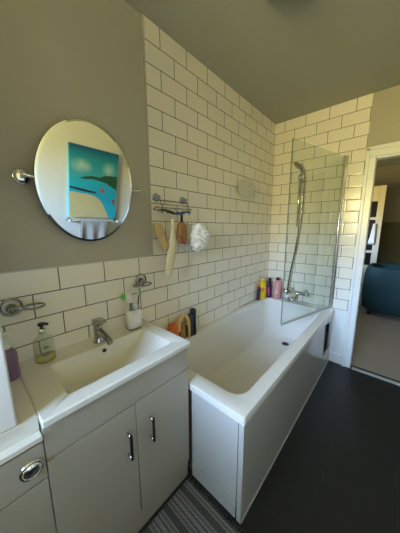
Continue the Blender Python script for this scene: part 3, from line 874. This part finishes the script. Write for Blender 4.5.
tube('cord', smooth_curve([(.335, -.07, 1.345), (.27, -.085, 1.385), (.236, -.085, 1.424)], 5), .0025, M['puff'], t)

# round disc on the tiles
t = thing('wall_disc', 'round pale swivel disc on the tiled wall above the bath', 'disc', (1.0, 0, 1.672))
bm = bmesh.new(); disc_y(bm, (0, 0, 0), [(0, -.004), (.074, -.004), (.078, 0), (.077, .005), (.070, .007), (0, .008)], 48)
rot = Vector((0, -1, 0)).rotation_difference(Vector((-.62, -.78, -.05)).normalized()).to_matrix().to_4x4()
bmesh.ops.transform(bm, matrix=Matrix.Translation((.955, -.062, 1.672)) @ rot, verts=bm.verts[:])
link('disc_face', bm, M['frost'], t, smooth=40)
bm = bmesh.new(); disc_y(bm, (.99, -.0005, 1.672), [(0, 0), (.024, 0), (.022, .006), (.010, .012), (.009, .052), (0, .053)])
link('mount', bm, M['frost'], t, smooth=True)

# ------------------------------------------------------------------ shower screen
P0 = Vector((1.586, -0.664)); P1 = Vector((0.868, -0.468))
dv = (P1 - P0); Ls = dv.length; dv.normalize(); nv = Vector((-dv.y, dv.x))
scr = thing('shower_screen', 'clear glass shower screen hinged on the far wall above the bath', 'shower screen', (P0.x, P0.y, BZ))
def slab(bm, a, b_, th, z0, z1):
    q = [P0 + dv * a + nv * th / 2, P0 + dv * b_ + nv * th / 2, P0 + dv * b_ - nv * th / 2, P0 + dv * a - nv * th / 2]
    bm_loft(bm, [[(p.x, p.y, z0) for p in q], [(p.x, p.y, z1) for p in q]])
bm = bmesh.new(); slab(bm, .012, Ls, .006, .578, 1.945); link('glass_pane', bm, M['glass'], scr)
bm = bmesh.new(); slab(bm, Ls, Ls + .004, .007, .578, 1.945); link('edge_strip', bm, M['glassedge'], scr)
bm = bmesh.new(); slab(bm, .012, Ls + .002, .010, .5635, .580); link('bottom_seal', bm, M['seal'], scr)
bm = bmesh.new(); slab(bm, -.012, .014, .018, .5635, 1.955); link('pivot_profile', bm, M['chrome'], scr, bevel=.003)
box('wall_channel', XF - .016, XF - .001, -.685, -.651, .5635, 1.955, M['chrome'], scr, bevel=.002)

# ------------------------------------------------------------------ shower set and bath mixer
sh = thing('shower_set', 'chrome hand shower on a riser rail with long hose', 'shower', (XF, -.30, .7))
ry = -.300
bm = bmesh.new(); bm_tube(bm, [(XF - .045, ry, 1.35), (XF - .045, ry, 1.86)], .0095, 12)
link('riser_rail', bm, M['chrome'], sh, smooth=True)
for z in (1.37, 1.84):
    bm = bmesh.new(); disc_x(bm, (XF - .0005, ry, z), [(0, 0), (.020, 0), (.020, .008), (.012, .014), (.012, .05), (0, .052)])
    link('rail_bracket', bm, M['chrome'], sh, smooth=True)
hs = bmesh.new()
bm_tube(hs, smooth_curve([(XF - .075, ry - .040, 1.775), (XF - .085, ry - .036, 1.85), (XF - .105, ry - .018, 1.905), (XF - .120, ry - .004, 1.925)], 5), [.011 + .0007 * k for k in range(16)], 12)
hnd = link('handset', hs, M['dchrome'], sh, smooth=True)
bm = bmesh.new(); disc_y(bm, (0, 0, 0), [(0, -.012), (.020, -.012), (.040, .0), (.044, .008), (.041, .013), (0, .015)])
hm = Vector((-.40, .55, -.72)).normalized(); rot = Vector((0, -1, 0)).rotation_difference(hm).to_matrix().to_4x4()
bmesh.ops.transform(bm, matrix=Matrix.Translation((XF - .125, ry + .002, 1.925)) @ rot, verts=bm.verts[:])
link('shower_head', bm, M['dchrome'], hnd, smooth=True)
bm = bmesh.new(); bm_box(bm, XF - .085, XF - .030, ry - .045, ry + .014, 1.80, 1.83)
link('slider', bm, M['chrome'], sh, bevel=.006)
mxy = -.355
tube('hose', smooth_curve([(XF - .075, ry - .041, 1.775), (XF - .072, ry - .044, 1.60), (XF - .066, ry - .036, 1.38), (XF - .07, ry - .010, 1.10), (XF - .075, ry + .022, .86), (XF - .085, ry + .034, .66), (XF - .10, ry + .010, .585), (XF - .11, ry - .020, .583), (XF - .105, mxy, .628)], 8), .0075, M['dchrome'], sh, n=10)
mxr = thing('bath_mixer', 'chrome wall-mounted bath mixer tap at the far end of the bath', 'tap', (XF, mxy, .67))
bm = bmesh.new(); bm_tube(bm, [(XF - .075, mxy - .085, .665), (XF - .075, mxy + .085, .665)], .022, 16)
link('mixer_body', bm, M['chrome'], mxr, smooth=True)
for s in (-1, 1):
    bm = bmesh.new(); disc_x(bm, (XF - .0005, mxy + s * .070, .665), [(0, 0), (.032, 0), (.032, .008), (.018, .016), (.016, .06), (0, .062)])
    link('inlet', bm, M['chrome'], mxr, smooth=True)
    bm = bmesh.new(); bm_tube(bm, [(XF - .075, mxy + s * .086, .665), (XF - .075, mxy + s * .094, .665), (XF - .075, mxy + s * .100, .665), (XF - .075, mxy + s * .128, .665)], [.022, .022, .026, .023], 14)
    link('control_knob', bm, M['chrome'], mxr, smooth=True)
bm = bmesh.new(); bm_tube(bm, smooth_curve([(XF - .080, mxy, .655), (XF - .14, mxy, .650), (XF - .19, mxy, .632), (XF - .20, mxy, .612)], 4), .015, 14)
link('spout', bm, M['chrome'], mxr, smooth=True)

# ------------------------------------------------------------------ bottles in the far corner of the bath
def bottle(c, prof, m, label, capprof, capm, sy=.7, extra=None):
    t = thing('shampoo_bottle', label, 'bottle', c, 'bottles in the far corner of the bath')
    bm = bmesh.new(); lathe(bm, c, prof, 22, sy); link('bottle', bm, m, t, smooth=True)
    bm = bmesh.new(); lathe(bm, c, capprof, 18, 1.0); link('cap', bm, capm, t, smooth=True)
    if extra: extra(t)
def label_patch(c, x, z0, z1, w, m, t, name='printed_label'):
    # curved label hugging the side towards the room
    bm = bmesh.new()
    rr = x
    pts0, pts1 = [], []
    for k in range(9):
        a = math.radians(180 - w / 2 + w * k / 8 + 22)
        pts0.append((c[0] + (rr + .0012) * math.cos(a), c[1] + (rr + .0012) * math.sin(a) * .72, c[2] + z0))
        pts1.append((pts0[-1][0], pts0[-1][1], c[2] + z1))
    R0 = [bm.verts.new(p) for p in pts0]; R1 = [bm.verts.new(p) for p in pts1]
    for k in range(8): bm.faces.new((R0[k], R0[k + 1], R1[k + 1], R1[k]))
    o = link(name, bm, m, t, smooth=True)
    s_ = o.modifiers.new('s', 'SOLIDIFY'); s_.thickness = .001; s_.offset = -1
    return o
cY = (1.415, -.036, BZ)
bottle(cY, [(.044, 0), (.048, .004), (.050, .06), (.050, .15), (.042, .178), (.026, .192), (0, .193)], M['yellow'],
       'yellow bottle with yellow cap in front of the corner bottles', [(0, .193), (.022, .193), (.022, .215), (.019, .222), (0, .223)], M['yellow'],
       extra=lambda t: label_patch(cY, .0503, .095, .135, 70, M['orange'], t))
cP = (1.525, -.062, BZ)
bottle(cP, [(.030, 0), (.034, .004), (.035, .12), (.030, .175), (.018, .195), (.013, .20), (0, .2005)], M['plum'],
       'dark plum bottle between the yellow and pink ones', [(0, .2005), (.015, .2005), (.015, .222), (0, .224)], M['black'],
       extra=lambda t: label_patch(cP, .0352, .02, .12, 60, M['magenta'], t))
cK = (1.535, -.153, BZ)
bottle(cK, [(.042, 0), (.047, .004), (.049, .06), (.049, .155), (.044, .190), (.028, .206), (0, .207)], M['pink'],
       'pink bottle with black cap at the right of the corner', [(0, .207), (.018, .207), (.018, .232), (.015, .236), (0, .237)], M['black'], .8,
       extra=lambda t: label_patch(cK, .0492, .06, .10, 90, M['pale_pink'], t))
cD = (1.335, -.029, BZ)
bottle(cD, [(.020, 0), (.022, .003), (.023, .09), (.020, .14), (.013, .155), (0, .156)], M['plum'],
       'small dark bottle half behind the yellow one', [(0, .156), (.014, .156), (.013, .172), (0, .174)], M['orange'])

# ------------------------------------------------------------------ things at the near end of the bath, against the wall
SZ = BZ + .0005
bm = bmesh.new(); bmesh.ops.create_icosphere(bm, subdivisions=4, radius=1)
for v in bm.verts:
    p = v.co
    k = 1 + .05 * math.sin(p.x * 11 + p.y * 9) * math.sin(p.z * 12)
    v.co = Vector((.106 + p.x * .046 * k, -.036 + p.y * .030 * k, SZ + .075 + max(-.985, p.z) * .076 * k))
o = link('bath_sponge', bm, M['sponge'], smooth=True, origin=(.106, -.036, SZ)); tag(o, 'orange bath sponge on the bath rim against the tiles', 'sponge')
t = thing('arched_back_brush', 'tan arched brush with dark bristles beside the orange sponge', 'brush', (.205, -.035, SZ))
bm = bmesh.new()
bm_loft(bm, [[(p[0], p[1] - .018, p[2]), (p[0] + d[0] * .022, p[1] - .020, p[2] + d[1] * .020), (p[0] + d[0] * .022, p[1] + .020, p[2] + d[1] * .020), (p[0], p[1] + .018, p[2])]
             for p, d in [((.196 + .036 * math.cos(a), -.040, SZ + .092 + .078 * math.sin(a)), (math.cos(a), math.sin(a))) for a in [PI * 1.05 - PI * 1.05 * k / 20 for k in range(21)]] + [((.233, -.040, SZ + .03), (1, 0)), ((.231, -.040, SZ + .002), (1, 0))]])
link('arched_handle', bm, M['tan'], t, bevel=.004)
bm = bmesh.new(); bm_loft(bm, [rrect(.165, .215, -.055, -.022, .012, SZ + z) if z < .1 else rrect(.172, .208, -.05, -.026, .012, SZ + z) for z in (.0, .02, .06, .09, .125)])
link('bristle_pad', bm, M['brush'], t, smooth=True)
bm = bmesh.new()
for k in range(5): bm_box(bm, .212, .230, -.058, -.024, SZ + .018 + k * .017, SZ + .026 + k * .017)
link('comb_teeth', bm, M['black'], t, bevel=.002)
t = thing('upright_brush', 'navy upright brush with black back standing against the tiles', 'brush', (.285, -.035, SZ))
bm = bmesh.new(); bm_loft(bm, [rrect(.262, .288, -.056, -.016, .010, SZ + z) for z in (0, .05, .13, .15)] + [rrect(.266, .286, -.052, -.020, .008, SZ + .162)])
link('body', bm, M['navy'], t, smooth=True)
bm = bmesh.new(); bm_loft(bm, [rrect(.2885, .318, -.058, -.014, .010, SZ + z) for z in (0, .05, .165, .19)] + [rrect(.293, .315, -.052, -.020, .008, SZ + .198)])
link('back_plate', bm, M['black'], t, smooth=True)

# ------------------------------------------------------------------ rug
t = thing('bath_rug', 'grey striped woven rug between the vanity and the bath end', 'rug', (-.42, -.75, 0))
bm = bmesh.new()
nx, ny = 60, 60
rx0, rx1, ry0, ry1 = -.74, -.118, -1.08, -.392
V = [[bm.verts.new((lerp(rx0, rx1, i / nx), lerp(ry0, ry1, j / ny), .009 + .0016 * math.sin(i * 1.7) + .0012 * math.sin(j * 2.3 + i))) for j in range(ny + 1)] for i in range(nx + 1)]
for i in range(nx):
    for j in range(ny): bm.faces.new((V[i][j], V[i + 1][j], V[i + 1][j + 1], V[i][j + 1]))
B = [[bm.verts.new((lerp(rx0, rx1, i), lerp(ry0, ry1, j), 0.0005)) for j in (0, 1)] for i in (0, 1)]
bm.faces.new((B[0][0], B[0][1], B[1][1], B[1][0]))
ed = [V[i][0] for i in range(nx + 1)]; bm.faces.new(ed + [B[1][0], B[0][0]])
ed = [V[i][ny] for i in range(nx + 1)]; bm.faces.new(ed + [B[1][1], B[0][1]])
ed = [V[0][j] for j in range(ny + 1)]; bm.faces.new(ed + [B[0][1], B[0][0]])
ed = [V[nx][j] for j in range(ny + 1)]; bm.faces.new(ed + [B[1][1], B[1][0]])
link('woven_field', bm, M['rug'], t, smooth=True)
bm = bmesh.new()
for k in range(46):
    y = lerp(ry0 + .01, ry1 - .01, k / 45)
    bm_tube(bm, [(rx1 - .006, y, .006), (rx1 + .010, y + random.uniform(-.004, .004), .007), (rx1 + .026, y + random.uniform(-.006, .006), .004)], [.005, .0045, .003], 6)
fr = link('fringe', bm, M['fringe'], t, smooth=True); fr['kind'] = 'stuff'

# ------------------------------------------------------------------ ceiling light
LX, LY = .26, -.63
cl = thing('ceiling_light', 'round ceiling light just entering the top of the photo', 'ceiling light', (LX, LY, ZC))
bm = bmesh.new(); lathe(bm, (LX, LY, ZC - .03), [(0, 0.002), (.12, .0), (.135, .010), (.135, .0295), (0, .0299)], 40)
link('base', bm, M['carc'], cl, smooth=True)
bm = bmesh.new(); lathe(bm, (LX, LY, ZC - .075), [(0, 0), (.05, .004), (.095, .018), (.118, .040), (.120, .045)], 40)
link('shade', bm, M['lampw'], cl, smooth=True)

# ------------------------------------------------------------------ opposite wall, seen in the mirror
YP = -1.745
pu0, pu1, pv0, pv1 = 0.108, 0.640, 0.986, 1.742
pic = thing('seascape_canvas', 'teal seascape canvas with beach and red boats, reflected in the mirror', 'painting', ((pu0 + pu1) / 2, YR, pv0))
box('canvas', pu0, pu1, YR, YP, pv0, pv1, M['canvas'], pic)
def paint(name, uv, m, lift, parent=pic):
    bm = bmesh.new()
    prism_y(bm, [(lerp(pu0, pu1, u), lerp(pv1, pv0, v)) for u, v in uv], YP, YP + lift)
    return link(name, bm, m, parent)
paint('painted_hill', [(.17, .43), (.30, .395), (.45, .375), (.60, .385), (.72, .345), (.85, .335), (1, .33), (1, .54), (.88, .50), (.75, .455), (.60, .435), (.45, .42), (.30, .435)], M['hill'], .0008)
paint('painted_beach', [(0, .625), (.15, .635), (.35, .645), (.50, .66), (.60, .70), (.68, .77), (.75, .86), (.80, .93), (.84, 1), (0, 1)], M['beach'], .0008)
paint('painted_jetty', [(0, .555), (.20, .57), (.53, .60), (.53, .625), (.20, .605), (0, .575)], M['jetty'], .0012)
paint('painted_boat', [(.60, .54), (.64, .56), (.66, .51), (.68, .56), (.72, .57), (.68, .61), (.64, .60)], M['boat'], .0014)
paint('painted_boat', [(.90, .70), (.93, .69), (.96, .71), (.96, .78), (.92, .765)], M['boat'], .0014)
tr = thing('towel_rail', 'chrome towel rail under the canvas, reflected in the mirror', 'towel rail', (.40, YR, .96))
for x in (.10, .66):
    bm = bmesh.new(); bm_tube(bm, [(x, YR, .952), (x, YR + .004, .952), (x, YR + .012, .952), (x, YR + .075, .952)], [.026, .026, .011, .011], 16)
    link('bracket', bm, M['chrome'], tr, smooth=True)
    bm = bmesh.new(); bmesh.ops.create_uvsphere(bm, u_segments=14, v_segments=8, radius=.018); bmesh.ops.translate(bm, verts=bm.verts[:], vec=(x, YR + .075, .952))
    link('end_knob', bm, M['white'], tr, smooth=True)
tube('bar', [(.10, YR + .070, .952), (.66, YR + .070, .952)], .009, M['chrome'], tr)
bm = bmesh.new()
rows = []
prof = [(YR + .045, .52), (YR + .048, .75), (YR + .050, .93), (YR + .054, .962), (YR + .070, .9715), (YR + .086, .962), (YR + .092, .93), (YR + .096, .80), (YR + .10, .60), (YR + .102, .46)]
for i, (y, z) in enumerate(prof):
    rows.append([(.21 + .32 * k / 24, y + (.014 * math.sin(k * .62 + .25 * i) if abs(z - .955) > .03 else .001 * math.sin(k)), z + (.012 * math.sin(k * .5) if i in (0, 9) else 0)) for k in range(25)])
R = [[bm.verts.new(v) for v in r] for r in rows]
for a, b_ in zip(R, R[1:]):
    for k in range(24): bm.faces.new((a[k], a[k + 1], b_[k + 1], b_[k]))
o = link('hand_towel', bm, M['towel'], smooth=True, origin=(.44, YR + .07, .95))
s_ = o.modifiers.new('s', 'SOLIDIFY'); s_.thickness = .006; s_.offset = 0
ss = o.modifiers.new('ss', 'SUBSURF'); ss.levels = 1; ss.render_levels = 2
tag(o, 'pale grey towel draped over the rail under the canvas', 'towel')

# ------------------------------------------------------------------ hall furniture
ch = thing('tub_armchair', 'dark teal upholstered tub armchair seen from behind through the doorway', 'armchair', (3.62, -1.2, 0))
ax0, ax1, ay0, ay1 = 3.28, 3.98, -1.62, -0.74
ring = lambda x0, x1, y0, y1, r, z: rrect(x0, x1, y0, y1, r, z, 8)
bm = bmesh.new()
bm_loft(bm, [ring(ax0 + .05, ax1 - .05, ay0 + .06, ay1 - .06, .20, .075), ring(ax0 + .015, ax1 - .015, ay0 + .02, ay1 - .02, .24, .10),
             ring(ax0, ax1, ay0, ay1, .26, .30), ring(ax0 + .005, ax1, ay0 + .005, ay1 - .005, .26, .60),
             ring(ax0 + .03, ax1 - .02, ay0 + .03, ay1 - .03, .24, .725), ring(ax0 + .06, ax1 - .04, ay0 + .06, ay1 - .06, .22, .755),
             ring(ax0 + .10, ax1 - .08, ay0 + .10, ay1 - .10, .18, .74), ring(ax0 + .13, ax1 - .10, ay0 + .13, ay1 - .13, .16, .40)])
link('upholstered_shell', bm, M['teal'], ch, smooth=True)
bm = bmesh.new(); bm_loft(bm, [ring(ax0 + .135, ax1 - .11, ay0 + .135, ay1 - .135, .15, z) for z in (.402, .47)] + [ring(ax0 + .16, ax1 - .13, ay0 + .16, ay1 - .16, .14, .49)])
link('seat_cushion', bm, M['teal'], ch, smooth=True)
for x in (ax0 + .11, ax1 - .13):
    for y in (ay0 + .14, ay1 - .13):
        bm = bmesh.new(); lathe(bm, (x, y, 0), [(0, 0), (.022, 0), (.030, .074), (0, .0745)], 14)
        link('leg', bm, M['black'], ch, smooth=True)
# cloth hung on the glazed door
bm = bmesh.new()
rows = []
for i in range(10):
    u = i / 9; z = lerp(1.40, 1.06, u); w = lerp(.03, .085, u)
    rows.append([(GX - .014 - .010 * math.sin(k * 1.3 + i * .2) ** 2, -.775 + w * (k / 8 - .25), z) for k in range(9)])
R = [[bm.verts.new(v) for v in r] for r in rows]
for a, b_ in zip(R, R[1:]):
    for k in range(8): bm.faces.new((a[k], a[k + 1], b_[k + 1], b_[k]))
o = link('hung_cloth', bm, M['puff'], smooth=True, origin=(GX - .012, -.76, 1.4))
s_ = o.modifiers.new('s', 'SOLIDIFY'); s_.thickness = .006
tag(o, 'white cloth hanging on the cream glazed door in the hall', 'cloth')
